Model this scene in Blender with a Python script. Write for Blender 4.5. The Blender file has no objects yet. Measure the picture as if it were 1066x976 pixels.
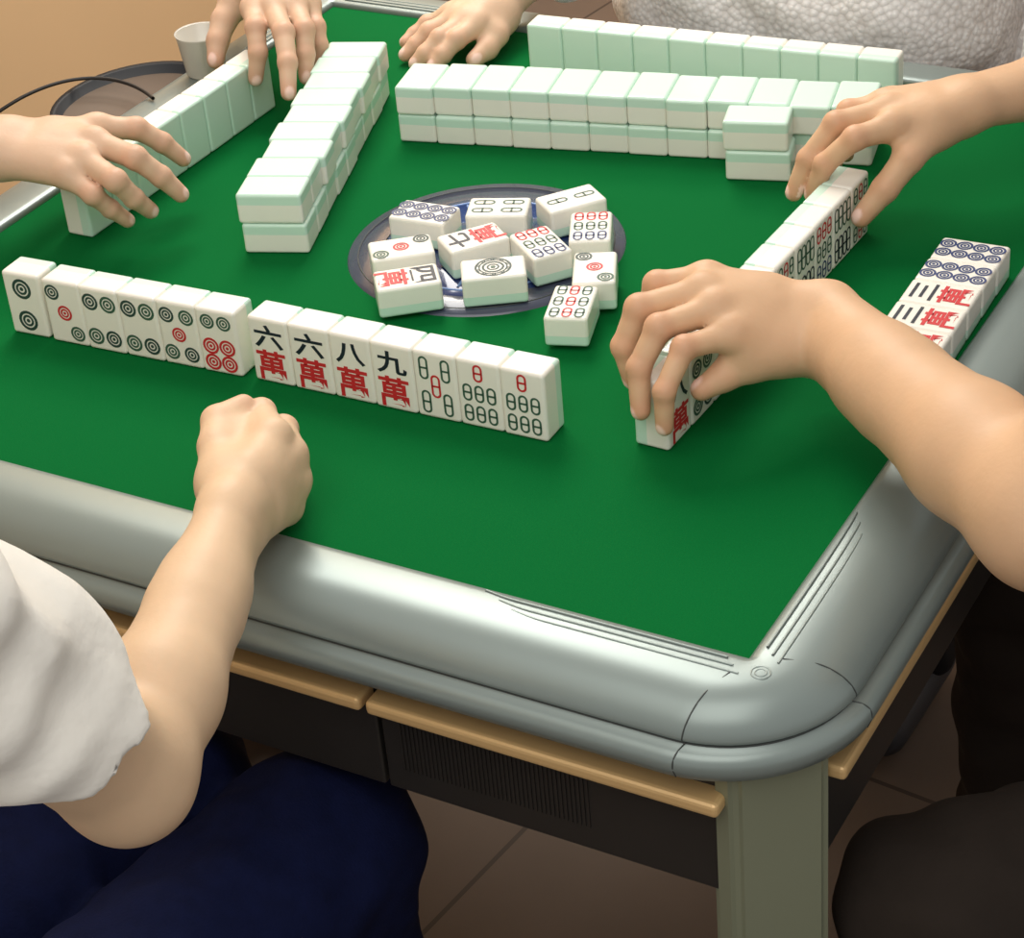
import bpy, bmesh, numpy as np, math
from mathutils import Vector, Matrix
rng=np.random.RandomState(7)
scene=bpy.context.scene
col=scene.collection
Z0=760.0
def P(x,y,z=0): return Vector((x/1000,y/1000,(z+Z0)/1000))
def lin(c):
    o=[]
    for v in c[:3]:
        v=v/255
        o.append(v/12.92 if v<=0.04045 else ((v+0.055)/1.055)**2.4)
    return (*o,1)
# ---------------------------------------------------------------- materials
def mat(name,rgb,rough=0.5,metal=0.0,noise=None,bump=None,sss=0,spec=0.5,coat=0,trans=0,sheen=0):
    m=bpy.data.materials.new(name); m.use_nodes=True
    nt=m.node_tree; b=nt.nodes["Principled BSDF"]
    b.inputs["Roughness"].default_value=rough; b.inputs["Metallic"].default_value=metal
    b.inputs["Specular IOR Level"].default_value=spec
    b.inputs["Coat Weight"].default_value=coat
    b.inputs["Transmission Weight"].default_value=trans
    b.inputs["Sheen Weight"].default_value=sheen
    if sss:
        b.inputs["Subsurface Weight"].default_value=sss
        b.inputs["Subsurface Scale"].default_value=0.004
        b.inputs["Subsurface Radius"].default_value=(1,0.4,0.25)
    base=lin(rgb); b.inputs["Base Color"].default_value=base
    tc=nt.nodes.new("ShaderNodeTexCoord")
    if noise:
        sc,amt=noise
        n=nt.nodes.new("ShaderNodeTexNoise"); n.inputs["Scale"].default_value=sc; n.inputs["Detail"].default_value=4
        nt.links.new(tc.outputs["Object"],n.inputs["Vector"])
        mx=nt.nodes.new("ShaderNodeMix"); mx.data_type='RGBA'
        mx.inputs[6].default_value=tuple(max(0,v*(1-amt)) for v in base[:3])+(1,)
        mx.inputs[7].default_value=tuple(min(1,v*(1+amt)) for v in base[:3])+(1,)
        nt.links.new(n.outputs[0],mx.inputs[0]); nt.links.new(mx.outputs[2],b.inputs["Base Color"])
    if bump:
        sc,st,di=bump
        n2=nt.nodes.new("ShaderNodeTexNoise"); n2.inputs["Scale"].default_value=sc; n2.inputs["Detail"].default_value=3
        nt.links.new(tc.outputs["Object"],n2.inputs["Vector"])
        bp=nt.nodes.new("ShaderNodeBump"); bp.inputs["Strength"].default_value=st; bp.inputs["Distance"].default_value=di
        nt.links.new(n2.outputs[0],bp.inputs["Height"]); nt.links.new(bp.outputs[0],b.inputs["Normal"])
    return m
def skinmat(name,rgb,pink):
    m=mat(name,rgb,rough=0.5,noise=(35,0.09),bump=(240,0.22,0.0008),sss=0.1,spec=0.3)
    nt=m.node_tree; b=nt.nodes["Principled BSDF"]
    src=b.inputs["Base Color"].links[0].from_socket
    a=nt.nodes.new("ShaderNodeAttribute"); a.attribute_name="tint"
    sep=nt.nodes.new("ShaderNodeSeparateColor"); nt.links.new(a.outputs["Color"],sep.inputs[0])
    m1=nt.nodes.new("ShaderNodeMix"); m1.data_type='RGBA'; m1.inputs[7].default_value=lin(pink)
    nt.links.new(sep.outputs[0],m1.inputs[0]); nt.links.new(src,m1.inputs[6])
    m2=nt.nodes.new("ShaderNodeMix"); m2.data_type='RGBA'; m2.inputs[7].default_value=lin((240,204,188))
    nt.links.new(sep.outputs[1],m2.inputs[0]); nt.links.new(m1.outputs[2],m2.inputs[6])
    nt.links.new(m2.outputs[2],b.inputs["Base Color"])
    return m
M_felt=mat("green_felt",(2,98,44),rough=0.95,noise=(900,0.22),bump=(1500,0.3,0.0004),spec=0.08)
M_rim=mat("grey_plastic_rim",(136,147,143),rough=0.36,metal=0.38,noise=(5,0.1),spec=0.5)
M_rimdark=mat("rim_groove",(58,62,60),rough=0.5)
M_leg=mat("leg_metallic",(138,143,120),rough=0.38,metal=0.35,noise=(5,0.08))
M_panel=mat("dark_panel",(38,35,32),rough=0.45,noise=(30,0.15))
M_gold=mat("gold_trim",(214,178,124),rough=0.38,metal=0.25)
M_disc=mat("dial_ring",(62,66,84),rough=0.25,coat=0.4)
M_disc2=mat("dial_blue",(38,52,104),rough=0.12,coat=0.8)
M_disc3=mat("dial_light",(120,150,205),rough=0.3)
T_white=mat("tile_ivory",(241,238,227),rough=0.28,noise=(60,0.02),coat=0.3)
T_mint=mat("tile_mint_back",(204,232,215),rough=0.28,coat=0.3)
G_black=mat("ink_black",(24,32,46),rough=0.5)
G_red=mat("ink_red",(200,40,46),rough=0.5)
G_green=mat("ink_green",(58,92,74),rough=0.5)
G_dot=mat("ink_dot",(44,68,62),rough=0.5)
G_navy=mat("ink_navy",(44,60,108),rough=0.5)
TM=[T_white,T_mint,G_black,G_red,G_green,G_dot,G_navy]
# ---------------------------------------------------------------- helpers
def link(o,parent=None):
    col.objects.link(o)
    if parent: o.parent=parent
    return o
def empty(name,loc=(0,0,0)):
    e=bpy.data.objects.new(name,None); e.empty_display_size=0.05; col.objects.link(e); return e
def mesh_obj(name,vs,fs,mats,idx=None,smooth=False,parent=None):
    me=bpy.data.meshes.new(name); me.from_pydata([tuple(v) for v in vs],[],[tuple(f) for f in fs])
    for m in mats: me.materials.append(m)
    if idx is not None: me.polygons.foreach_set("material_index",idx)
    if smooth: me.polygons.foreach_set("use_smooth",[True]*len(me.polygons))
    me.update()
    o=bpy.data.objects.new(name,me); return link(o,parent)
def box(name,x0,x1,y0,y1,z0,z1,m,bev=2,parent=None,seg=3):
    bm=bmesh.new(); bmesh.ops.create_cube(bm,size=1)
    for v in bm.verts:
        v.co=Vector(((x0+x1)/2+v.co.x*(x1-x0),(y0+y1)/2+v.co.y*(y1-y0),(z0+z1)/2+v.co.z*(z1-z0)+Z0))/1000
    if bev: bmesh.ops.bevel(bm,geom=list(bm.edges),offset=bev/1000,segments=seg,affect='EDGES',profile=0.5)
    me=bpy.data.meshes.new(name); bm.to_mesh(me); bm.free(); me.materials.append(m)
    return link(bpy.data.objects.new(name,me),parent)
def tube(name,pts,r,m,parent=None,cyclic=False):
    c=bpy.data.curves.new(name,'CURVE'); c.dimensions='3D'; c.bevel_depth=r/1000; c.bevel_resolution=4
    s=c.splines.new('NURBS'); s.points.add(len(pts)-1); s.order_u=3; s.use_endpoint_u=True; s.use_cyclic_u=cyclic
    for i,p in enumerate(pts): s.points[i].co=(*P(*p),1)
    c.materials.append(m)
    return link(bpy.data.objects.new(name,c),parent)
# ---------------------------------------------------------------- tiles
TW,TH,TT=0.0351,0.0550,0.0268
def tile_template(w,h,t):
    bm=bmesh.new(); bmesh.ops.create_cube(bm,size=1)
    for v in bm.verts: v.co=Vector((v.co.x*w,v.co.y*h,v.co.z*t))
    bmesh.ops.bevel(bm,geom=list(bm.edges),offset=0.0028,segments=4,affect='EDGES',profile=0.5)
    cut=-t/2+t*0.36
    bmesh.ops.bisect_plane(bm,geom=list(bm.verts)+list(bm.edges)+list(bm.faces),plane_co=(0,0,cut),plane_no=(0,0,1))
    bm.verts.ensure_lookup_table(); bm.verts.index_update()
    vs=np.array([v.co[:] for v in bm.verts]); fs=[[v.index for v in f.verts] for f in bm.faces]
    mi=[0 if f.calc_center_median().z>cut else 1 for f in bm.faces]
    bm.free(); return vs,fs,mi
TPL={}
def get_tpl(w,h,t):
    k=(w,h,t)
    if k not in TPL: TPL[k]=tile_template(w,h,t)
    return TPL[k]
TXT={}
def text_mesh(ch):
    if ch in TXT: return TXT[ch]
    c=bpy.data.curves.new("tmp",'FONT'); c.body=ch; c.size=1; c.offset=0.022; c.resolution_u=4
    o=bpy.data.objects.new("tmp",c); col.objects.link(o)
    dg=bpy.context.evaluated_depsgraph_get(); me=o.evaluated_get(dg).to_mesh()
    vs=np.array([v.co[:] for v in me.vertices]); fs=[list(p.vertices) for p in me.polygons]
    o.evaluated_get(dg).to_mesh_clear(); bpy.data.objects.remove(o); bpy.data.curves.remove(c)
    mn,mx=vs.min(0),vs.max(0); vs=vs-(mn+mx)/2; s=max(mx[0]-mn[0],mx[1]-mn[1]); vs/=s; vs[:,2]=0
    TXT[ch]=(vs,fs); return TXT[ch]
class B:
    def __init__(s): s.v=[];s.f=[];s.m=[];s.n=0
    def add(s,vs,fs,mi,M):
        R=np.array(M.to_3x3()); T=np.array(M.translation)
        s.v.append(np.asarray(vs)@R.T+T)
        for f in fs: s.f.append([i+s.n for i in f])
        s.m.extend(mi if isinstance(mi,list) else [mi]*len(fs)); s.n+=len(vs)
    def build(s,name,parent=None):
        return mesh_obj(name,np.vstack(s.v),s.f,TM,s.m,False,parent)
def annulus(b,M,z,cx,cy,ro,ri,mi,n=20):
    a=np.linspace(0,2*math.pi,n,endpoint=False); c=np.stack([np.cos(a),np.sin(a)],1)
    if ri>0:
        vs=np.vstack([c*ro,c*ri]); fs=[[i,(i+1)%n,n+(i+1)%n,n+i] for i in range(n)]
    else: vs=c*ro; fs=[list(range(n))]
    vs=np.hstack([vs+[cx,cy],np.full((len(vs),1),z)]); b.add(vs,fs,mi,M)
def dot(b,M,z,cx,cy,r,mi):
    annulus(b,M,z,cx,cy,r,r*0.72,mi); annulus(b,M,z,cx,cy,r*0.58,r*0.36,mi); annulus(b,M,z,cx,cy,r*0.2,0,mi,10)
def pill(b,M,z,cx,cy,L,W,th,mi,hor=False):
    def ring(l,w):
        r=w/2; o=[]
        for k in range(9): a=math.pi*k/8; o.append((r*math.cos(a), l/2-r+r*math.sin(a)))
        for k in range(9): a=math.pi+math.pi*k/8; o.append((r*math.cos(a), -l/2+r+r*math.sin(a)))
        return np.array(o)
    A=ring(L,W); I=ring(L-2*th,W-2*th); n=len(A)
    vs=np.vstack([A,I]); fs=[[i,(i+1)%n,n+(i+1)%n,n+i] for i in range(n)]
    bar=np.array([(-W/2,-th/2),(W/2,-th/2),(W/2,th/2),(-W/2,th/2)])
    vs=np.vstack([vs,bar]); fs.append([2*n,2*n+1,2*n+2,2*n+3])
    if hor: vs=vs[:,::-1]*[1,-1]
    vs=np.hstack([vs+[cx,cy],np.full((len(vs),1),z)]); b.add(vs,fs,mi,M)
def char(b,M,z,ch,cx,cy,sx,sy,mi):
    vs,fs=text_mesh(ch); vs=vs*[sx,sy,1]+[cx,cy,z]; b.add(vs,fs,mi,M)
def face(b,M,kind,t=TT):
    z=t/2+0.00025
    if kind is None: return
    if kind[0]=='p':
        n=kind[1:]
        if n=='1':
            for r,q,m in ((.0145,.0128,5),(.0115,.0103,5),(.0088,.0070,5),(.0050,.0036,5),(.002,0,4)): annulus(b,M,z,0,0,r,q,m,32)
            for i in range(10):
                a=i*math.pi/5; annulus(b,M,z+.0001,.0120*math.cos(a),.0120*math.sin(a),.0016,.0008,5,8)
        L={'2':[(0,.014,.0088,5),(0,-.014,.0088,5)],
           '3':[(-.0088,.017,.0066,5),(0,0,.0066,3),(.0088,-.017,.0066,4)],
           '4':[(-.0082,.015,.0072,5),(.0082,.015,.0072,4),(-.0082,-.015,.0072,4),(.0082,-.015,.0072,5)],
           '5':[(-.0088,.016,.0066,5),(.0088,.016,.0066,4),(-.0088,-.016,.0066,4),(.0088,-.016,.0066,5),(0,0,.0062,3)],
           '6':[(-.0072,.017,.0062,4),(.0072,.017,.0062,4),(-.0072,-.004,.007,3),(.0072,-.004,.007,3),(-.0072,-.0178,.007,3),(.0072,-.0178,.007,3)],
           '8':[(s*.0070,y,.0064,6) for y in (-.0192,-.0064,.0064,.0192) for s in (-1,1)]}
        for (x,y,r,m) in L.get(n,[]): dot(b,M,z,x,y,r,m)
    elif kind[0]=='s':
        n=kind[1:]; th=.0016
        def row(y,xs,m,L=.0142):
            for x in xs: pill(b,M,z,x,y,L,.0076,th,m)
        x3=(-.0096,0,.0096)
        if n=='2': row(.012,(0,),4,.018); row(-.012,(0,),4,.018)
        if n=='4': row(.012,(-.007,.007),4,.018); row(-.012,(-.007,.007),4,.018)
        if n=='5': row(.014,(-.0088,.0088),4,.019); row(-.014,(-.0088,.0088),4,.019); row(0,(0,),3,.019)
        if n=='6': row(.0165,x3,3); row(0,x3,4); row(-.0165,x3,6)
        if n=='7': row(.0178,(0,),3); row(0.001,x3,4); row(-.0158,x3,4)
        if n=='8': row(.013,(-.0115,-.004,.004,.0115),4,.021); row(-.013,(-.0115,-.004,.004,.0115),2,.021)
        if n=='9':
            for y in (.0168,0,-.0168): row(y,x3[:1],4); row(y,x3[1:2],3); row(y,x3[2:],4)
    else:
        char(b,M,z,kind[1],0,.0125,.025,.0195,2); char(b,M,z,'萬',0,-.0120,.027,.026,3)
def frame(c,y,z):
    y=Vector(y).normalized(); z=Vector(z).normalized(); x=y.cross(z).normalized(); y=z.cross(x)
    M=Matrix((x,y,z)).transposed().to_4x4(); M.translation=c; return M
def add_tile(b,M,kind=None,dims=None):
    w,h,t=dims or (TW,TH,TT)
    vs,fs,mi=get_tpl(w,h,t); b.add(vs,fs,mi,M); face(b,M,kind,t)
def standing(name,start,d,n,fn,kinds,jit=0.4):
    b=B(); d=Vector((d[0],d[1],0)).normalized()
    for i in range(n):
        q=Vector((start[0],start[1],0))+d*(35.2*(i+.5))
        nn=Vector((fn[0],fn[1],0)).normalized()
        q=q+nn*rng.uniform(-jit,jit)
        a=rng.uniform(-.006,.006); nn=Matrix.Rotation(a,3,'Z')@nn
        M=frame(P(q.x,q.y,TH*500+.3),(0,0,1),nn); add_tile(b,M,kinds[i%len(kinds)] if kinds else None)
    return b.build(name)
standing("mahjong_tile",(-286,-243),(.999,.045),1,(0.05,-1),['p2'])
standing("mahjong_tile_row",(-247,-242),(.999,.045),5,(.045,-1),['p3','p4','p4','p5','p6'])
standing("mahjong_tile_row",(-61,-232.5),(.9998,.016),7,(.016,-1),['m六','m六','m八','m九','s5','s7','s7'])
standing("mahjong_tile_row",(-128,324.5),(.997,.074),10,(-.074,1),['p3','s4','m六','s7','p4'])
standing("mahjong_tile_row",(-339,-103),(0,1),8,(-1,0),['p3','s4','m八','s7','p4'])
standing("mahjong_tile_row",(256,-221),(.028,1),10,(1,-.028),['m八','p4','s7','s8','s8','s9','s8','s6','s8','s9'])
def wall(name,start,d,n,extra=None,jit=1.2):
    b=B(); d=Vector((d[0],d[1],0)).normalized(); pr=Vector((-d.y,d.x,0))
    for i in range(n):
        for lv in range(2):
            q=Vector((start[0],start[1],0))+d*(35.2*(i+.5))+pr*rng.uniform(-jit,jit)*(1.8 if lv else 1)
            a=rng.uniform(-.012,.012); y=Matrix.Rotation(a,3,'Z')@pr
            add_tile(b,frame(P(q.x,q.y,TT*500+.2+lv*(TT*1000+.15)),y,(0,0,-1)))
    if extra: extra(b)
    return b.build(name)
wall("mahjong_tile_wall",(-159,-70),(-103,299),9)
def blk(b):
    for lv in range(2):
        add_tile(b,frame(P(155-lv*2,202,TT*500+.2+lv*(TT*1000+.15)),(.966,.26,0),(0,0,-1)))
wall("mahjong_tile_wall",(-179.5,178),(.977,.213),12,blk)
b=B()
for i,kd in enumerate(['p8','p8','m三','m三','m三','m三']):
    add_tile(b,frame(P(380+i*.6,97-35.2*(i+.5),TT*500+.2),(-1,-.03,0),(0,0,1)),kd,(TW,.053,TT))
b.build("mahjong_tile_row")
DD=(.0335,.0505,.0250)
for (x,y,ang,kd) in [(-50,-10,4,'p8'),(3,19,21,'s4'),(52,53,52,'s2'),(90,14,115,'s6'),(10,-35,232,'m七'),(65,-24,142,'s6'),
        (-36,-70,38,'p3'),(124,-46,115,'p3'),(-6,-111,38,'m四'),(50,-74,32,'p1'),(132,-101,107,'s9')]:
    a=math.radians(ang); b=B(); add_tile(b,frame(P(x,y,4.2+12.5),(math.cos(a),math.sin(a),0),(0,0,1)),kd,DD); b.build("mahjong_tile")
# ---------------------------------------------------------------- table
table=empty("mahjong_table")
box("felt_top",-413,413,-413,413,-20,0,M_felt,0,table)
prof=[(410,-3),(411.5,2.5),(414,4.6),(419,5.4),(430,6),(441,5.8),(450,4.2),(459,0.5),(466,-4.5),(471.5,-11),(474,-17),(474,-19),(471,-21.5),(471.5,-23),(478,-24),(482.5,-28),(483.5,-35),(480.5,-42),(472,-47),(440,-47)]
corners=[(1,-1,-90),(1,1,0),(-1,1,90),(-1,-1,180)]
def rimpt(sx,sy,a,d,z):
    R=max(0,(d-412)*1.42); c=412+(d-412)-R
    return (sx*c+R*math.cos(a),sy*c+R*math.sin(a),z)
path=[]
for sx,sy,a0 in corners:
    for k in range(19): path.append((sx,sy,math.radians(a0+k*5)))
vs=[];fs=[];mi=[]
for (sx,sy,a) in path:
    for d,z in prof: vs.append(P(*rimpt(sx,sy,a,d,z)))
n=len(path);m=len(prof)
for i in range(n):
    for j in range(m-1):
        fs.append((i*m+j,((i+1)%n)*m+j,((i+1)%n)*m+j+1,i*m+j+1)); mi.append(1 if j in (11,12) else 0)
mesh_obj("rim",vs,fs,[M_rim,M_rimdark],mi,True,table)
for ci,(sx,sy,a0) in enumerate(corners):
    for q,(off,l1,l2) in enumerate(((419,165,150),(425,152,140),(431,140,128))):
        tube("rim_rib_%d_%d"%(ci,q),[(sx*(412-l1-14),sy*(off-3),5.2),(sx*(412-l1),sy*off,5.6),(sx*(412-l1+20),sy*off,5.8),(sx*(off-18),sy*off,5.8)],0.9,M_rim,table)
        tube("rim_rib_%d_%dB"%(ci,q),[(sx*off,sy*(off-18),5.8),(sx*off,sy*(412-l2),5.8),(sx*(off-3),sy*(412-l2-14),5.4)],0.9,M_rim,table)
    for q,r in enumerate((6,3.5)):
        tube("rosette_%d_%d"%(ci,q),[(sx*425+r*math.cos(t*math.pi/6),sy*425+r*math.sin(t*math.pi/6),5.6) for t in range(13)],0.7,M_rim,table)
    for q in range(2):
        aa=math.radians(a0+(6 if q==0 else 84))
        pts=[Vector(rimpt(sx,sy,aa,d,z+.1)) for d,z in prof[6:-2]]
        st=(sx*408,sy*432,6) if (q==0)==(ci in (0,2)) else (sx*432,sy*408,6)
        tube("rim_seam_%d_%d"%(ci,q),[st]+[tuple(p) for p in pts],0.5,M_rimdark,table)
box("under_tray",-436,436,-436,436,-60,-30,M_panel,2,table)
for k in range(4):
    R=Matrix.Rotation(k*math.pi/2,4,'Z')
    grp=[]
    for (x0,x1) in ((-412,163),(166,416)):
        grp.append(box("drawer_panel_%d"%k,x0,x1,-456,-440,-150,-50,M_panel,2,table))
        grp.append(box("gold_strip_%d"%k,x0+1,x1,-473,-452,-75,-64,M_gold,3.5,table))
    for q in range(44):
        grp.append(box("vent_slat_%d_%d"%(k,q),180+q*3.2,181.6+q*3.2,-457.0,-455,-130,-88,M_panel,0,table))
    bpy.ops.object.select_all(action='DESELECT')
    for g in grp: g.select_set(True)
    bpy.context.view_layer.objects.active=grp[0]; bpy.ops.object.join()
    grp[0].name="drawer_front_%d"%k; grp[0].data.transform(R)
    bm=bmesh.new(); pts=[(423,-463),(466,-420),(458,-404),(404,-404),(404,-458)]
    lo=[bm.verts.new(R@P(x-(0),y,-760)) for x,y in pts]; hi=[bm.verts.new(R@P(x,y,-38)) for x,y in pts]
    bm.faces.new(lo[::-1]); bm.faces.new(hi)
    for i in range(5): bm.faces.new((lo[i],lo[(i+1)%5],hi[(i+1)%5],hi[i]))
    bmesh.ops.recalc_face_normals(bm,faces=bm.faces)
    bmesh.ops.bevel(bm,geom=list(bm.edges),offset=.005,segments=3,affect='EDGES')
    me=bpy.data.meshes.new("leg"); bm.to_mesh(me); bm.free(); me.materials.append(M_leg)
    link(bpy.data.objects.new("leg_%d"%(k+1),me),table)
box("body_bottom",-440,440,-440,440,-148,-140,M_panel,1,table)
def disc(name,r,z0,z1,m,ri=0,n=72,parent=None):
    vs=[];fs=[]
    pr=[(ri,z1),(r-2,z1),(r,z0)]
    for i in range(n):
        a=2*math.pi*i/n
        for d,z in pr: vs.append(P(d*math.cos(a),d*math.sin(a),z))
    for i in range(n):
        for j in range(2): fs.append((i*3+j,i*3+j+1,((i+1)%n)*3+j+1,((i+1)%n)*3+j))
    return mesh_obj(name,vs,fs,[m],None,True,parent)
disc("dial_ring",114,0,2.6,M_disc,86,parent=table)
disc("dial_centre",86.5,1,3.2,M_disc2,0.1,parent=table)
tube("dial_line_1",[(78*math.cos(t*math.pi/24),78*math.sin(t*math.pi/24),3.3) for t in range(49)],1.0,M_disc3,table)
tube("dial_line_2",[(105*math.cos(t*math.pi/24),105*math.sin(t*math.pi/24),2.6) for t in range(49)],0.6,M_rimdark,table)
for i in range(12):
    a=i*math.pi/6+.2; tube("dial_tick_%d"%i,[(60*math.cos(a),60*math.sin(a),3.3),(74*math.cos(a),74*math.sin(a),3.3)],1.1,M_disc3,table)
vs=[];fs=[];n=48
for i in range(n):
    a=2*math.pi*i/n
    for d,z in ((.5,-6),(80,-6),(84,2),(90,3),(92,-10),(88,-22)): vs.append(P(-470+d*.85*math.cos(a),150+d*math.sin(a),z-2))
for i in range(n):
    for j in range(5): fs.append((i*6+j,i*6+j+1,((i+1)%n)*6+j+1,((i+1)%n)*6+j))
M_tray=mat("tray_brown",(112,96,82),rough=0.7,spec=.2)
M_trayrim=mat("tray_rim",(24,26,30),rough=0.55,spec=.3)
mesh_obj("side_tray",vs,fs,[M_tray,M_trayrim],[0 if (i%5)==0 else 1 for i in range(len(fs))],True,table)
tube("charging_cable",[(-640,60,-40),(-590,92,-2),(-560,140,9),(-520,165,10),(-470,160,8),(-440,140,9)],1.8,M_panel)
M_cup=mat("cup_plastic",(232,228,216),rough=0.25,trans=0.3)
vs=[];fs=[];n=40;pr=[(1,8),(18,8),(19,9.5),(24,48),(25,50),(23.5,49),(18,12),(1,11)]
for i in range(n):
    a=2*math.pi*i/n
    for d,z in pr: vs.append(P(-430+d*math.cos(a),213+d*math.sin(a),z-1.5))
for i in range(n):
    for j in range(len(pr)-1): fs.append((i*8+j,((i+1)%n)*8+j,((i+1)%n)*8+j+1,i*8+j+1))
mesh_obj("plastic_cup",vs,fs,[M_cup],None,True)
# ---------------------------------------------------------------- SDF bodies
def smin(a,b,k):
    h=np.clip(.5+.5*(b-a)/k,0,1); return b+(a-b)*h-k*h*(1-h)
class Grid:
    def __init__(s,lo,hi,vox):
        s.lo=np.array(lo,float); s.vox=vox; s.n=np.maximum(4,np.ceil((np.array(hi)-s.lo)/vox).astype(int)+1)
        s.ax=[s.lo[i]+np.arange(s.n[i])*vox for i in range(3)]
    def new(s): return np.full(s.n,200.0,dtype=np.float32)
    def cap(s,V,p0,p1,r0,r1,k=6,cut=None,sub=False):
        p0=np.array(p0,float);p1=np.array(p1,float); R=max(r0,r1)+k+4*s.vox
        lo=np.minimum(p0,p1)-R; hi=np.maximum(p0,p1)+R
        sl=[]
        for i in range(3):
            a=max(0,int((lo[i]-s.lo[i])/s.vox)); b=min(s.n[i],int((hi[i]-s.lo[i])/s.vox)+2)
            if b<=a: return
            sl.append(slice(a,b))
        X=s.ax[0][sl[0]][:,None,None];Y=s.ax[1][sl[1]][None,:,None];Z=s.ax[2][sl[2]][None,None,:]
        d=p1-p0; L=max(d@d,1e-6)
        t=np.clip(((X-p0[0])*d[0]+(Y-p0[1])*d[1]+(Z-p0[2])*d[2])/L,0,1)
        D=np.sqrt((X-p0[0]-t*d[0])**2+(Y-p0[1]-t*d[1])**2+(Z-p0[2]-t*d[2])**2)-(r0+(r1-r0)*t)
        if cut is not None:
            c,nrm=cut; nrm=np.array(nrm,float); nrm/=np.linalg.norm(nrm)
            D=np.maximum(D,(X-c[0])*nrm[0]+(Y-c[1])*nrm[1]+(Z-c[2])*nrm[2])
        if sub: V[tuple(sl)]=np.maximum(V[tuple(sl)],-D)
        else: V[tuple(sl)]=smin(V[tuple(sl)],D,k)
def nets(V,G):
    nx,ny,nz=V.shape; ins=V<0
    offs=[(i,j,k) for i in (0,1) for j in (0,1) for k in (0,1)]
    def S(A,o): return A[o[0]:nx-1+o[0],o[1]:ny-1+o[1],o[2]:nz-1+o[2]]
    cnt=sum(S(ins,o).astype(np.int8) for o in offs); act=(cnt>0)&(cnt<8)
    I=np.argwhere(act); pos=np.zeros((len(I),3)); num=np.zeros(len(I))
    for a in offs:
        for ax in range(3):
            if a[ax]==0:
                b=list(a); b[ax]=1
                va=V[I[:,0]+a[0],I[:,1]+a[1],I[:,2]+a[2]]; vb=V[I[:,0]+b[0],I[:,1]+b[1],I[:,2]+b[2]]
                cr=(va<0)!=(vb<0); t=np.where(cr,va/np.where(cr,va-vb,1),0)
                q=np.array(a,float)[None,:].repeat(len(I),0); q[:,ax]+=t
                pos+=q*cr[:,None]; num+=cr
    pos=(I+pos/num[:,None])*G.vox+G.lo
    idx=np.full(act.shape,-1,dtype=np.int64); idx[act]=np.arange(len(I))
    F=[]
    for ax in range(3):
        sl0=[slice(1,-1)]*3; sl1=[slice(1,-1)]*3; 
        sl0[ax]=slice(0,-1); sl1[ax]=slice(1,None)
        a=ins[tuple(sl0)]; b=ins[tuple(sl1)]
        E=np.argwhere(a!=b)
        if len(E)==0: continue
        sg=a[E[:,0],E[:,1],E[:,2]]
        for i in range(3):
            if i!=ax: E[:,i]+=1
        u,v=(ax+1)%3,(ax+2)%3
        def c(du,dv):
            Q=E.copy(); Q[:,u]-=du; Q[:,v]-=dv; return idx[Q[:,0],Q[:,1],Q[:,2]]
        q=np.stack([c(1,1),c(0,1),c(0,0),c(1,0)],1)
        q[~sg]=q[~sg][:,::-1]; F.append(q)
    return pos,np.vstack(F)
def sdf_obj(name,V,G,m,parent,smooth=2,tint=None):
    pos,F=nets(V,G); F=F[(F>=0).all(1)]
    for _ in range(smooth):
        acc=np.zeros_like(pos); n=np.zeros(len(pos))
        for i in range(4):
            j=(i+1)%4
            np.add.at(acc,F[:,i],pos[F[:,j]]); np.add.at(n,F[:,i],1)
            np.add.at(acc,F[:,j],pos[F[:,i]]); np.add.at(n,F[:,j],1)
        pos=pos*.4+.6*acc/np.maximum(n,1)[:,None]
    W=(pos+[0,0,Z0])/1000
    me=bpy.data.meshes.new(name)
    me.vertices.add(len(W)); me.vertices.foreach_set("co",W.ravel().astype(np.float32))
    me.loops.add(F.size); me.loops.foreach_set("vertex_index",F.ravel().astype(np.int32))
    me.polygons.add(len(F)); me.polygons.foreach_set("loop_start",(np.arange(len(F))*4).astype(np.int32))
    me.polygons.foreach_set("loop_total",np.full(len(F),4,dtype=np.int32))
    me.polygons.foreach_set("use_smooth",[True]*len(F))
    me.materials.append(m); me.update(calc_edges=True); me.validate()
    if tint is not None:
        c=tint(pos); at=me.color_attributes.new("tint",'FLOAT_COLOR','POINT')
        full=np.zeros((len(pos),4),dtype=np.float32); full[:,:2]=c; full[:,3]=1
        at.data.foreach_set("color",full.ravel())
    return link(bpy.data.objects.new(name,me),parent)
FR=[(10.8,9.2,8.4,7.0),(11.0,9.5,8.6,7.2),(10.6,9.2,8.2,7.0),(9.6,8.2,7.4,6.4)]
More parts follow.
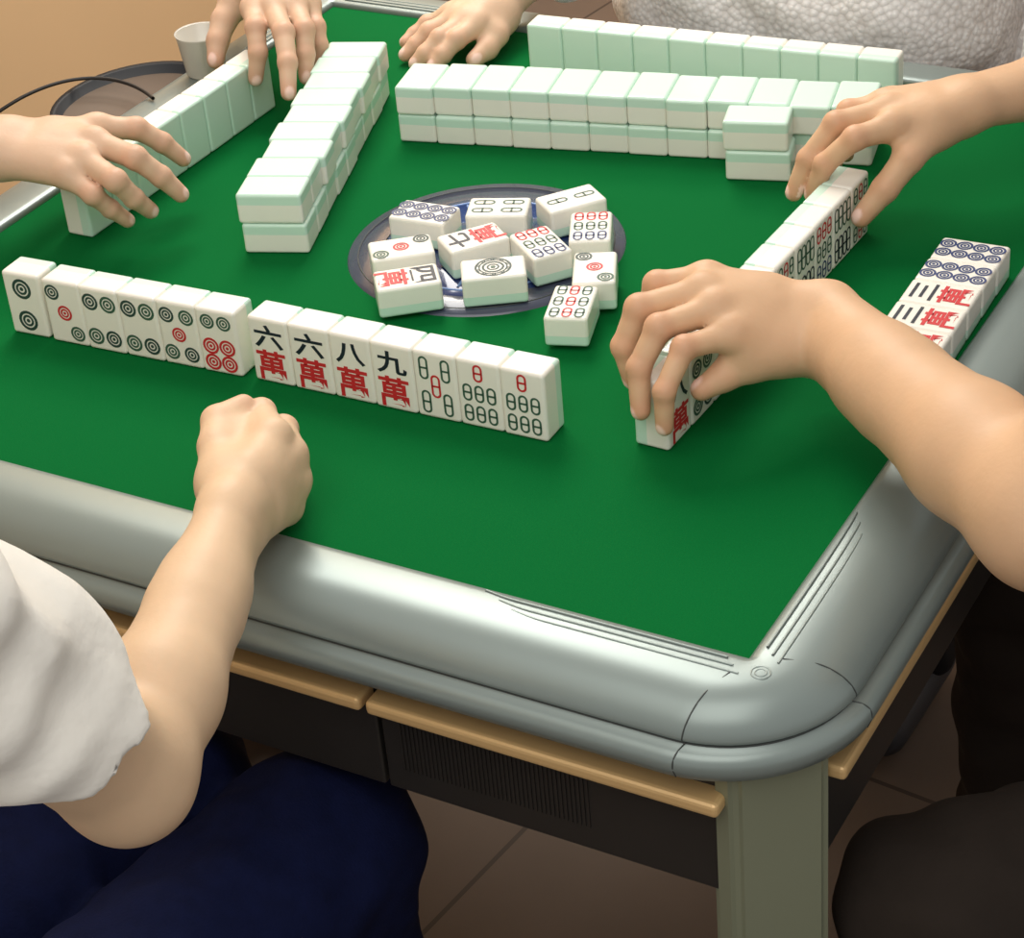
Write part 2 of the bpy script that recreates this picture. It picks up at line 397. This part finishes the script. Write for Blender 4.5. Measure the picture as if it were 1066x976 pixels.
def arm(name,parent,m,wrist,elbow,shoulder,fing,thumb,rad=(25,32,38),upper=.55,vox=1.6,up=(0,0,1),fs=1.0,extra=(),kb=2.2):
    w=np.array(wrist,float); e=np.array(elbow,float); s=np.array(shoulder,float)
    fing=[[np.array(p,float) for p in f] for f in fing]; th=[np.array(p,float) for p in thumb]
    upn=np.array(up,float); upn/=np.linalg.norm(upn)
    ue=e+(s-e)*upper
    allp=[w,e,ue]+[p for f in fing for p in f]+th
    A=np.array(allp); G=Grid(A.min(0)-55,A.max(0)+55,vox)
    Vp=G.new()
    lat=fing[0][0]-fing[3][0]; fa=(w-e)/np.linalg.norm(w-e); lat=lat-fa*(lat@fa); lat/=np.linalg.norm(lat)
    wr,mr,er=rad
    mid=e+(w-e)*.3
    G.cap(Vp,e,mid,er*.96,mr*1.02,14); G.cap(Vp,mid,e+(w-e)*.7,mr*1.02,(mr+wr)/2*.97,14)
    for sg in (-1,1):
        G.cap(Vp,e+(w-e)*.62+lat*sg*4,w+lat*sg*wr*.32,(mr+wr)/2*.86,wr*.74,12)
    G.cap(Vp,e,ue,er,er*1.1,16)
    for i,f in enumerate(fing):
        st=w+lat*(1-i*.667)*wr*.42
        G.cap(Vp,st,f[0],14.5*fs,11.2*fs,13)
        if kb: G.cap(Vp,f[0]+upn*kb,f[0]+upn*kb,9.8*fs,9.8*fs,5)
        if kb: G.cap(Vp,w+(f[0]-w)*.45+upn*9,f[0]+upn*8,3,3.2,7)
        if i<3: G.cap(Vp,(st+f[0])/2,(f[0]*.8+w*.2+fing[i+1][0]*.8+w*.2)/2,12.5*fs,10*fs,10)
    G.cap(Vp,w+lat*wr*.3,th[0],15*fs,15*fs,12)
    G.cap(Vp,th[0],fing[0][0]*.55+w*.45,13*fs,11*fs,12)
    for c in extra: G.cap(Vp,c[0],c[1],c[2],c[3],c[4] if len(c)>4 else 10)
    R=Vp.copy()
    for i,f in enumerate(fing):
        F=G.new(); r=[x*fs for x in FR[i]]
        for a in range(3): G.cap(F,f[a],f[a+1],r[a],r[a+1],2.2)
        G.cap(F,f[1],f[1],r[1]*1.09,r[1]*1.09,3); G.cap(F,f[2],f[2],r[2]*1.06,r[2]*1.06,2.5)
        R=np.minimum(R,smin(Vp,F,8))
    F=G.new(); r=[x*fs for x in (15,12,10.4,8.2)]
    for a in range(3): G.cap(F,th[a],th[a+1],r[a],r[a+1],4)
    R=np.minimum(R,smin(Vp,F,12))
    def tint(pos):
        o=np.zeros((len(pos),2))
        for f,last in [(x,3) for x in fing]+[(th,3)]:
            for j,amt in ((0,.3),(1,.55),(2,.45),(3,.5)):
                d=np.linalg.norm(pos-f[j],axis=1); o[:,0]=np.maximum(o[:,0],amt*np.clip(1-(d-6)/9,0,1))
            ax=f[3]-f[2]; ax/=np.linalg.norm(ax)
            dn=f[2]-(f[1]+f[3])/2+upn*3.0; dn=dn-ax*(dn@ax); dn/=np.linalg.norm(dn); la=np.cross(ax,dn)
            q=pos-(f[3]+ax*1.5); x=q@ax; y=q@la; z=q@dn
            nail=np.clip(1.6-1.6*np.sqrt((x/6.5)**2+(y/5.2)**2),0,1)*(z>2.0)*(z<11)
            o[:,1]=np.maximum(o[:,1],np.clip(nail*2,0,1))
        return o
    return sdf_obj(name,R,G,m,parent,2,tint)
def body(name,parent,m,caps,vox=7,k=30,folds=0,smooth=2,pad=20):
    A=np.array([c[0] for c in caps]+[c[1] for c in caps],float); rm=max(max(c[2],c[3]) for c in caps)
    G=Grid(A.min(0)-rm-pad,A.max(0)+rm+pad,vox); V=G.new()
    for c in caps:
        kk=c[4] if len(c)>4 and c[4] else k
        G.cap(V,c[0],c[1],c[2],c[3],kk,cut=(c[5] if len(c)>5 else None))
    if folds:
        X=G.ax[0][:,None,None];Y=G.ax[1][None,:,None];Z=G.ax[2][None,None,:]
        V=V+folds*(np.sin(X*.06+Z*.05+1.3*np.sin(Y*.04))+.6*np.sin(Z*.11+X*.03+2*np.sin(Y*.05+X*.02))+.4*np.sin(Y*.13+Z*.07)
            +.45*np.abs(np.sin(X*.05-Z*.045+Y*.03+1.5*np.sin(Z*.03))))
    return sdf_obj(name,V,G,m,parent,smooth)
def ball(name,c,r,m,parent):
    bm=bmesh.new(); bmesh.ops.create_uvsphere(bm,u_segments=16,v_segments=10,radius=r/1000,matrix=Matrix.Translation(P(*c)))
    me=bpy.data.meshes.new(name); bm.to_mesh(me); bm.free(); me.materials.append(m)
    for p in me.polygons: p.use_smooth=True
    return link(bpy.data.objects.new(name,me),parent)
M_eye=mat("eye_white",(235,232,228),rough=.2); M_iris=mat("iris",(40,26,20),rough=.2); M_lip=mat("lips",(180,96,88),rough=.4)
M_hair=mat("hair_black",(24,20,19),rough=.45,noise=(120,.3))
def head(parent,c,fd,m,neck,long=False):
    c=np.array(c,float); f=np.array([fd[0],fd[1],-.25]); f/=np.linalg.norm(f); s=np.cross(f,[0,0,1]); s/=np.linalg.norm(s); u=np.cross(s,f)
    q=lambda a,b,d: c+s*a+f*b+u*d
    body("head_skin",parent,m,[(q(0,-22,22),q(0,14,18),74,68),(q(0,20,-30),q(0,42,-72),56,32),(q(-22,10,-45),q(22,10,-45),46,46),
        (q(0,84,10),q(0,98,-16),6,10,8),(q(-9,86,-18),q(9,86,-18),6,6,6),(q(-78,0,12),q(-76,-4,-20),10,7,6),(q(78,0,12),q(76,-4,-20),10,7,6),
        (q(-40,76,24),q(40,76,24),9,9,10),(q(0,-12,-60),np.array(neck,float),50,58)],vox=4,k=16)
    hc=[(q(0,-30,34),q(0,6,40),84,76,10),(q(-40,-22,0),q(-30,-40,-50),48,34,14),(q(40,-22,0),q(30,-40,-50),48,34,14)]
    if long: hc+=[(q(0,-60,-20),q(0,-80,-190),60,48,20)]
    body("hair",parent,M_hair,hc,vox=4,k=14)
    for sg in (-1,1):
        ball("eye_white_%d"%(sg+2),q(sg*30,67,8),13,M_eye,parent); ball("iris_%d"%(sg+2),q(sg*30,76,8),6,M_iris,parent)
    body("lips",parent,M_lip,[(q(-18,80,-46),q(0,86,-44),4,6,4),(q(0,86,-44),q(18,80,-46),6,4,4)],vox=2.5,k=4)
S1=skinmat("skin_fair",(220,188,154),(208,154,128)); S2=skinmat("skin_warm",(211,172,136),(198,134,106))
S3=skinmat("skin_light",(215,181,151),(206,148,122)); S4=skinmat("skin_tan",(212,177,148),(202,142,116))
C_white=mat("white_cotton",(240,236,226),rough=.9,bump=(60,.3,.004),sheen=.2)
C_jeans=mat("navy_denim",(12,19,52),rough=.9,noise=(60,.4),bump=(500,.5,.001),spec=.15)
C_dark=mat("dark_shirt",(30,27,27),rough=.9,bump=(50,.3,.004),spec=.2)
C_brown=mat("brown_trousers",(38,31,26),rough=.9,noise=(12,.4),bump=(60,.3,.004),spec=.2)
C_mauve=mat("mauve_shirt",(150,128,134),rough=.9,bump=(60,.3,.004))
C_shoe=mat("shoe",(48,46,48),rough=.6)
C_knit=mat("white_knit",(236,232,226),rough=.95,sheen=.3)
nt=C_knit.node_tree; bs=nt.nodes["Principled BSDF"]; tc=nt.nodes.new("ShaderNodeTexCoord"); vo=nt.nodes.new("ShaderNodeTexVoronoi"); vo.inputs["Scale"].default_value=170
bp=nt.nodes.new("ShaderNodeBump"); bp.inputs["Strength"].default_value=.5; bp.inputs["Distance"].default_value=.003; bp.invert=True
nt.links.new(tc.outputs["Object"],vo.inputs["Vector"]); nt.links.new(vo.outputs["Distance"],bp.inputs["Height"]); nt.links.new(bp.outputs[0],bs.inputs["Normal"])
cr=nt.nodes.new("ShaderNodeValToRGB"); cr.color_ramp.elements[0].color=lin((248,246,244)); cr.color_ramp.elements[1].color=lin((200,195,190)); cr.color_ramp.elements[1].position=1
nt.links.new(vo.outputs["Distance"],cr.inputs[0]); nt.links.new(cr.outputs[0],bs.inputs["Base Color"])

def lower(parent,hip,fd,kneeA,kneeB,footA,footB,m,rk=66,rh=88):
    h=np.array(hip,float); f=np.array([fd[0],fd[1],0.]); s=np.array([f[1],-f[0],0.])
    a=h+s*85; b_=h-s*85
    body("trousers",parent,m,[(h-s*70+[0,0,20],h+s*70+[0,0,20],110,110),(a,kneeA,rh,rk),(b_,kneeB,rh,rk),(kneeA,np.array(footA)+[0,0,80],rk-4,46),(kneeB,np.array(footB)+[0,0,80],rk-4,46)],vox=5,k=16,folds=2.4)
    for i,ft in enumerate((footA,footB)):
        ft=np.array(ft,float); body("shoe_%d"%i,parent,C_shoe,[(ft+[0,0,42]-f*20,ft+[0,0,34]+f*110,36,30,10)],vox=5,k=10)
mw=mat("stool_wood",(186,120,66),rough=.4,noise=(14,.2))
def stool(x,y):
    e=empty("stool")
    box("seat",x-160,x+160,y-160,y+160,-376,-344,mw,10,e)
    for i,(a,b_) in enumerate(((-1,-1),(1,-1),(1,1),(-1,1))):
        box("leg_%d"%(i+1),x+a*140-16,x+a*140+16,y+b_*140-16,y+b_*140+16,-760,-370,mw,4,e)
    for i in range(2):
        box("rail_%d"%(i+1),x-140,x+140,y+(i*2-1)*140-9,y+(i*2-1)*140+9,-600,-575,mw,3,e)
# ---- person 1
p1=empty("seated_person_in_white_tshirt")
sh1=(124,-806,262)
arm("right_arm",p1,S1,(79,-465,50),(146,-672,26),sh1,
    [[(63,-392,66),(35,-364,62),(16,-377,54),(26,-393,52)],
     [(71,-388,50),(45,-356,46),(22,-368,42),(32,-386,40)],
     [(74,-392,33),(47,-358,30),(24,-370,27),(34,-388,26)],
     [(72,-402,18),(49,-368,16),(30,-380,13),(40,-394,13)]],
    [(56,-440,57),(33,-414,64),(19,-392,68),(27,-372,70)],rad=(25,34,37),upper=.6,up=(.6,.3,.5),
    extra=[((60,-430,44),(46,-388,44),24,27,12),((40,-400,40),(40,-385,26),20,18,10),((36,-392,58),(36,-380,50),13,15,8)],kb=1.0)
arm("left_arm",p1,S1,(-190,-680,-150),(-315,-760,-20),(-235,-830,250),
    [[(-120,-650,-158),(-82,-642,-160),(-60,-640,-172),(-46,-640,-184)],[(-118,-670,-158),(-76,-666,-160),(-52,-666,-172),(-36,-666,-186)],
     [(-122,-688,-160),(-84,-688,-162),(-60,-690,-174),(-46,-690,-186)],[(-130,-706,-164),(-98,-710,-168),(-80,-712,-178),(-68,-712,-190)]],
    [(-170,-650,-152),(-144,-626,-156),(-120,-614,-164),(-100,-608,-172)],rad=(24,31,38),upper=.4,vox=3)
def cutcap(a,b,t,r0,r1,k=20):
    a=np.array(a,float);b=np.array(b,float); d=(b-a); e=a+d*t; return (a,a+d*(t+.25),r0,r1,k,(e,d))
tee=[((-140,-880,215),(20,-880,215),88,88),((-125,-895,40),(0,-895,40),98,98),((-120,-905,-180),(-5,-905,-180),106,106),
     ((-60,-865,250),(106,-814,250),56,55),((-60,-865,250),(-230,-832,245),56,52),((-60,-865,240),(-60,-860,292),62,56),
     cutcap((124,-806,254),(146,-672,26),.68,57,62),cutcap((-235,-830,245),(-315,-760,-20),.7,54,56)]
body("tshirt",p1,C_white,tee,vox=4,k=20,folds=3.8)
head(p1,(-60,-830,425),(0,1),S1,(-60,-865,285),long=True)
lower(p1,(-45,-890,-248),(0,1),(96,-455,-233),(-50,-452,-236),(110,-470,-760),(-110,-470,-760),C_jeans,rk=72,rh=92)
stool(-45,-905)
# ---- person 2
p2=empty("seated_person_in_dark_shirt")
arm("left_arm",p2,S2,(344,-130,68),(556,-300,74),(712,-165,290),
    [[(265,-141,94),(233,-157,92),(226,-163,68),(234,-168,43)],
     [(271,-161,96),(236,-192,92),(229,-204,67),(235,-205,42)],
     [(285,-171,91),(257,-205,88),(249,-222,64),(254,-232,37)],
     [(301,-182,80),(278,-211,80),(273,-233,57),(273,-235,30)]],
    [(325,-156,60),(310,-176,54),(297,-190,50),(286,-202,44)],rad=(29,41,45),upper=.5,up=(-.4,-.2,.6),
    extra=[((344,-140,58),(308,-176,66),20,14,14),((335,-135,58),(300,-160,70),18,14,12)])
arm("right_arm",p2,S2,(334,196,92),(505,382,90),(712,205,290),
    [[(296,138,92),(274,112,90),(252,104,68),(243,101,42)],
     [(285,157,95),(252,128,92),(235,112,66),(227,102,40)],
     [(276,176,91),(250,160,88),(238,158,66),(240,156,44)],
     [(273,195,84),(250,184,78),(240,180,60),(242,176,42)]],
    [(321,166,84),(312,128,72),(300,109,52),(287,93,33)],rad=(25,31,37),upper=.5,up=(-.3,-.2,.6),
    extra=[((330,185,84),(300,150,84),16,14,12)])
body("shirt",p2,C_dark,[((790,-60,220),(790,100,220),98,98),((800,-40,40),(800,80,40),108,108),((815,-50,-180),(815,70,-180),118,118),
     ((785,20,262),(718,-158,270),60,58),((785,20,262),(716,200,268),60,58),
     cutcap((712,-165,285),(556,-300,74),.55,56,56),cutcap((712,205,285),(505,382,90),.6,56,56)],vox=6,k=24,folds=2)
head(p2,(745,20,440),(-1,0),S2,(785,20,290))
lower(p2,(815,10,-250),(-1,0),(440,70,-240),(510,-345,-225),(450,80,-760),(560,-360,-760),C_brown)
stool(830,10)
# ---- person 3
p3=empty("seated_person_in_knit_sweater")
arm("right_arm",p3,S3,(-204,412,40),(-95,600,95),(-60,690,290),
    [[(-199,346,33),(-206,314,29),(-213,299,19),(-219,289,10)],[(-213,346,34),(-222,311,29),(-231,297,18),(-239,290,10)],
     [(-228,354,32),(-245,329,26),(-254,317,16),(-261,307,9)],[(-243,368,27),(-264,357,21),(-273,346,13),(-277,334,9)]],
    [(-194,380,28),(-184,352,22),(-184,333,15),(-188,314,11)],rad=(24,29,36),upper=.3,up=(0,0,3))
arm("left_arm",p3,S3,(300,545,-110),(350,590,70),(290,685,270),
    [[(270,520,-170),(262,512,-200),(262,520,-222),(266,530,-236)],[(285,512,-172),(280,504,-204),(280,512,-228),(284,522,-242)],
     [(302,510,-170),(300,502,-200),(300,510,-222),(302,520,-236)],[(318,514,-164),(320,508,-190),(320,514,-206),(320,522,-218)]],
    [(276,548,-136),(262,548,-156),(256,545,-176),(256,542,-192)],rad=(24,30,36),upper=.3,vox=2.5,up=(0,-1,0))
def seg(a,b,t0,t1,r0,r1,k=18):
    a=np.array(a,float);b=np.array(b,float); d=b-a; return (a+d*t0,a+d*(t1+.15),r0,r1,k,(a+d*t1,d))
body("sweater",p3,C_knit,[((30,690,220),(200,690,220),100,100),((-50,640,-15),(100,640,-20),138,140),((30,760,-180),(200,760,-180),120,120),
     ((115,700,262),(-50,690,272),66,62),((115,700,262),(280,685,262),66,62),
     ((-60,690,280),(-95,600,95),60,52),seg((-95,600,95),(-204,412,40),0,.82,50,36),
     ((290,685,266),(345,560,60),62,58),seg((345,560,60),(300,545,-110),0,.8,60,46)],vox=5,k=20,folds=2.5)
head(p3,(115,640,440),(0,-1),S3,(115,695,290),long=True)
lower(p3,(115,850,-250),(0,-1),(20,470,-240),(210,470,-240),(20,480,-760),(210,480,-760),C_dark)
stool(115,860)
# ---- person 4
p4=empty("seated_person_in_mauve_shirt")
arm("right_arm",p4,S4,(-385,-124,84),(-640,-125,62),(-790,-130,285),
    [[(-333,-64,84),(-305,-46,80),(-290,-34,64),(-279,-24,46)],[(-316,-89,85),(-272,-92,79),(-257,-82,60),(-247,-73,41)],
     [(-311,-111,80),(-270,-123,73),(-264,-112,53),(-260,-99,36)],[(-316,-128,73),(-288,-133,62),(-282,-122,45),(-276,-111,30)]],
    [(-385,-92,76),(-386,-60,64),(-377,-34,52),(-363,-12,42)],rad=(29,34,38),upper=.4,up=(.4,0,.6))
arm("left_arm",p4,S4,(-374,262,98),(-575,410,102),(-775,222,288),
    [[(-346,192,90),(-324,162,86),(-315,148,68),(-316,140,46)],[(-326,194,92),(-292,160,86),(-276,138,68),(-267,121,47)],
     [(-314,212,89),(-286,184,80),(-279,171,62),(-274,160,45)],[(-313,232,82),(-294,214,70),(-287,206,56),(-286,200,42)]],
    [(-390,230,82),(-392,204,68),(-389,186,55),(-384,172,42)],rad=(26,31,37),upper=.4,up=(.3,-.3,.6))
body("shirt",p4,C_mauve,[((-835,-30,220),(-835,130,220),98,98),((-850,-10,40),(-850,110,40),108,108),((-870,-20,-180),(-870,120,-180),116,116),
     ((-830,50,262),(-785,-125,268),60,58),((-830,50,262),(-775,220,268),60,58),
     cutcap((-790,-130,280),(-640,-125,62),.65,56,56),cutcap((-775,222,280),(-575,410,102),.6,56,56)],vox=6,k=24,folds=2)
head(p4,(-790,50,440),(1,0),S4,(-830,50,290))
lower(p4,(-870,50,-250),(1,0),(-470,-40,-240),(-470,150,-240),(-480,-40,-760),(-480,150,-760),C_dark)
stool(-885,50)
# ---------------------------------------------------------------- room
def floor_mat():
    m=mat("floor_tile",(150,132,116),rough=.6,spec=.25); nt=m.node_tree; b=nt.nodes["Principled BSDF"]
    tc=nt.nodes.new("ShaderNodeTexCoord"); br=nt.nodes.new("ShaderNodeTexBrick"); br.offset=0
    br.inputs["Scale"].default_value=1; br.inputs["Brick Width"].default_value=.6; br.inputs["Row Height"].default_value=.6; br.inputs["Mortar Size"].default_value=.003
    br.inputs["Color1"].default_value=lin((118,102,90)); br.inputs["Color2"].default_value=lin((110,95,84)); br.inputs["Mortar"].default_value=lin((80,69,62))
    mp=nt.nodes.new("ShaderNodeMapping"); mp.inputs["Rotation"].default_value=(0,0,.12); mp.inputs["Location"].default_value=(.1,.25,0)
    nt.links.new(tc.outputs["Object"],mp.inputs["Vector"]); nt.links.new(mp.outputs[0],br.inputs["Vector"])
    n=nt.nodes.new("ShaderNodeTexNoise"); n.inputs["Scale"].default_value=5; n.inputs["Detail"].default_value=6
    mx=nt.nodes.new("ShaderNodeMix"); mx.data_type='RGBA'; mx.blend_type='MULTIPLY'; mx.inputs[0].default_value=.35
    nt.links.new(tc.outputs["Object"],n.inputs["Vector"]); nt.links.new(br.outputs[0],mx.inputs[6]); nt.links.new(n.outputs[0],mx.inputs[7]); nt.links.new(mx.outputs[2],b.inputs["Base Color"])
    return m
box("floor",-1500,3500,-3500,3500,-800,-760,floor_mat(),0)
M_wall=mat("tan_wall",(226,190,144),rough=.8,noise=(3,.05))
box("wall_left",-1600,-1500,-3500,3500,-760,2000,M_wall,0)
box("wall_back",-1600,3500,3500,3600,-760,2000,M_wall,0)
box("baseboard_left",-1500,-1488,-3500,3500,-760,-690,M_wall,3)
# ---------------------------------------------------------------- lights
def area(name,loc,tgt,size,power,colr):
    l=bpy.data.lights.new(name,'AREA'); l.shape='SQUARE'; l.size=size; l.energy=power; l.color=colr
    o=bpy.data.objects.new(name,l); o.location=P(*loc); d=P(*tgt)-P(*loc); o.rotation_euler=d.to_track_quat('-Z','Y').to_euler(); col.objects.link(o); return o
area("ceiling_lamp",(-700,800,1750),(0,0,0),.9,26,(1,.97,.92))
area("added_front_fill",(500,-1500,1900),(0,0,0),1.8,26,(1,.97,.92))  # added fill from the camera side for the tile fronts, not a fixture
area("added_wall_light",(-900,1600,1500),(-1500,1500,-500),.8,36,(1,.95,.87))  # added light that brightens the tan left wall, no lamp stands here
wd=bpy.data.worlds.new("world"); scene.world=wd; wd.use_nodes=True
wd.node_tree.nodes["Background"].inputs[0].default_value=(1,.98,.96,1); wd.node_tree.nodes["Background"].inputs[1].default_value=.52
# ---------------------------------------------------------------- camera
cd=bpy.data.cameras.new("camera"); co=bpy.data.objects.new("camera",cd); col.objects.link(co)
yaw,pit,rol=-0.5527,0.5787,-0.0935
f=Vector((math.sin(yaw)*math.cos(pit),math.cos(yaw)*math.cos(pit),-math.sin(pit))); r0=Vector((math.cos(yaw),-math.sin(yaw),0)); u0=r0.cross(f)
r=math.cos(rol)*r0+math.sin(rol)*u0; u=-math.sin(rol)*r0+math.cos(rol)*u0
Mx=Matrix((r,u,-f)).transposed().to_4x4(); Mx.translation=Vector((.8438,-1.3646,.8318+.76)); co.matrix_world=Mx
cd.sensor_width=36; cd.lens=2297.1/1066*36; cd.shift_x=.0025; cd.clip_start=.05
scene.camera=co
try: scene.view_settings.view_transform='Standard'
except Exception: pass
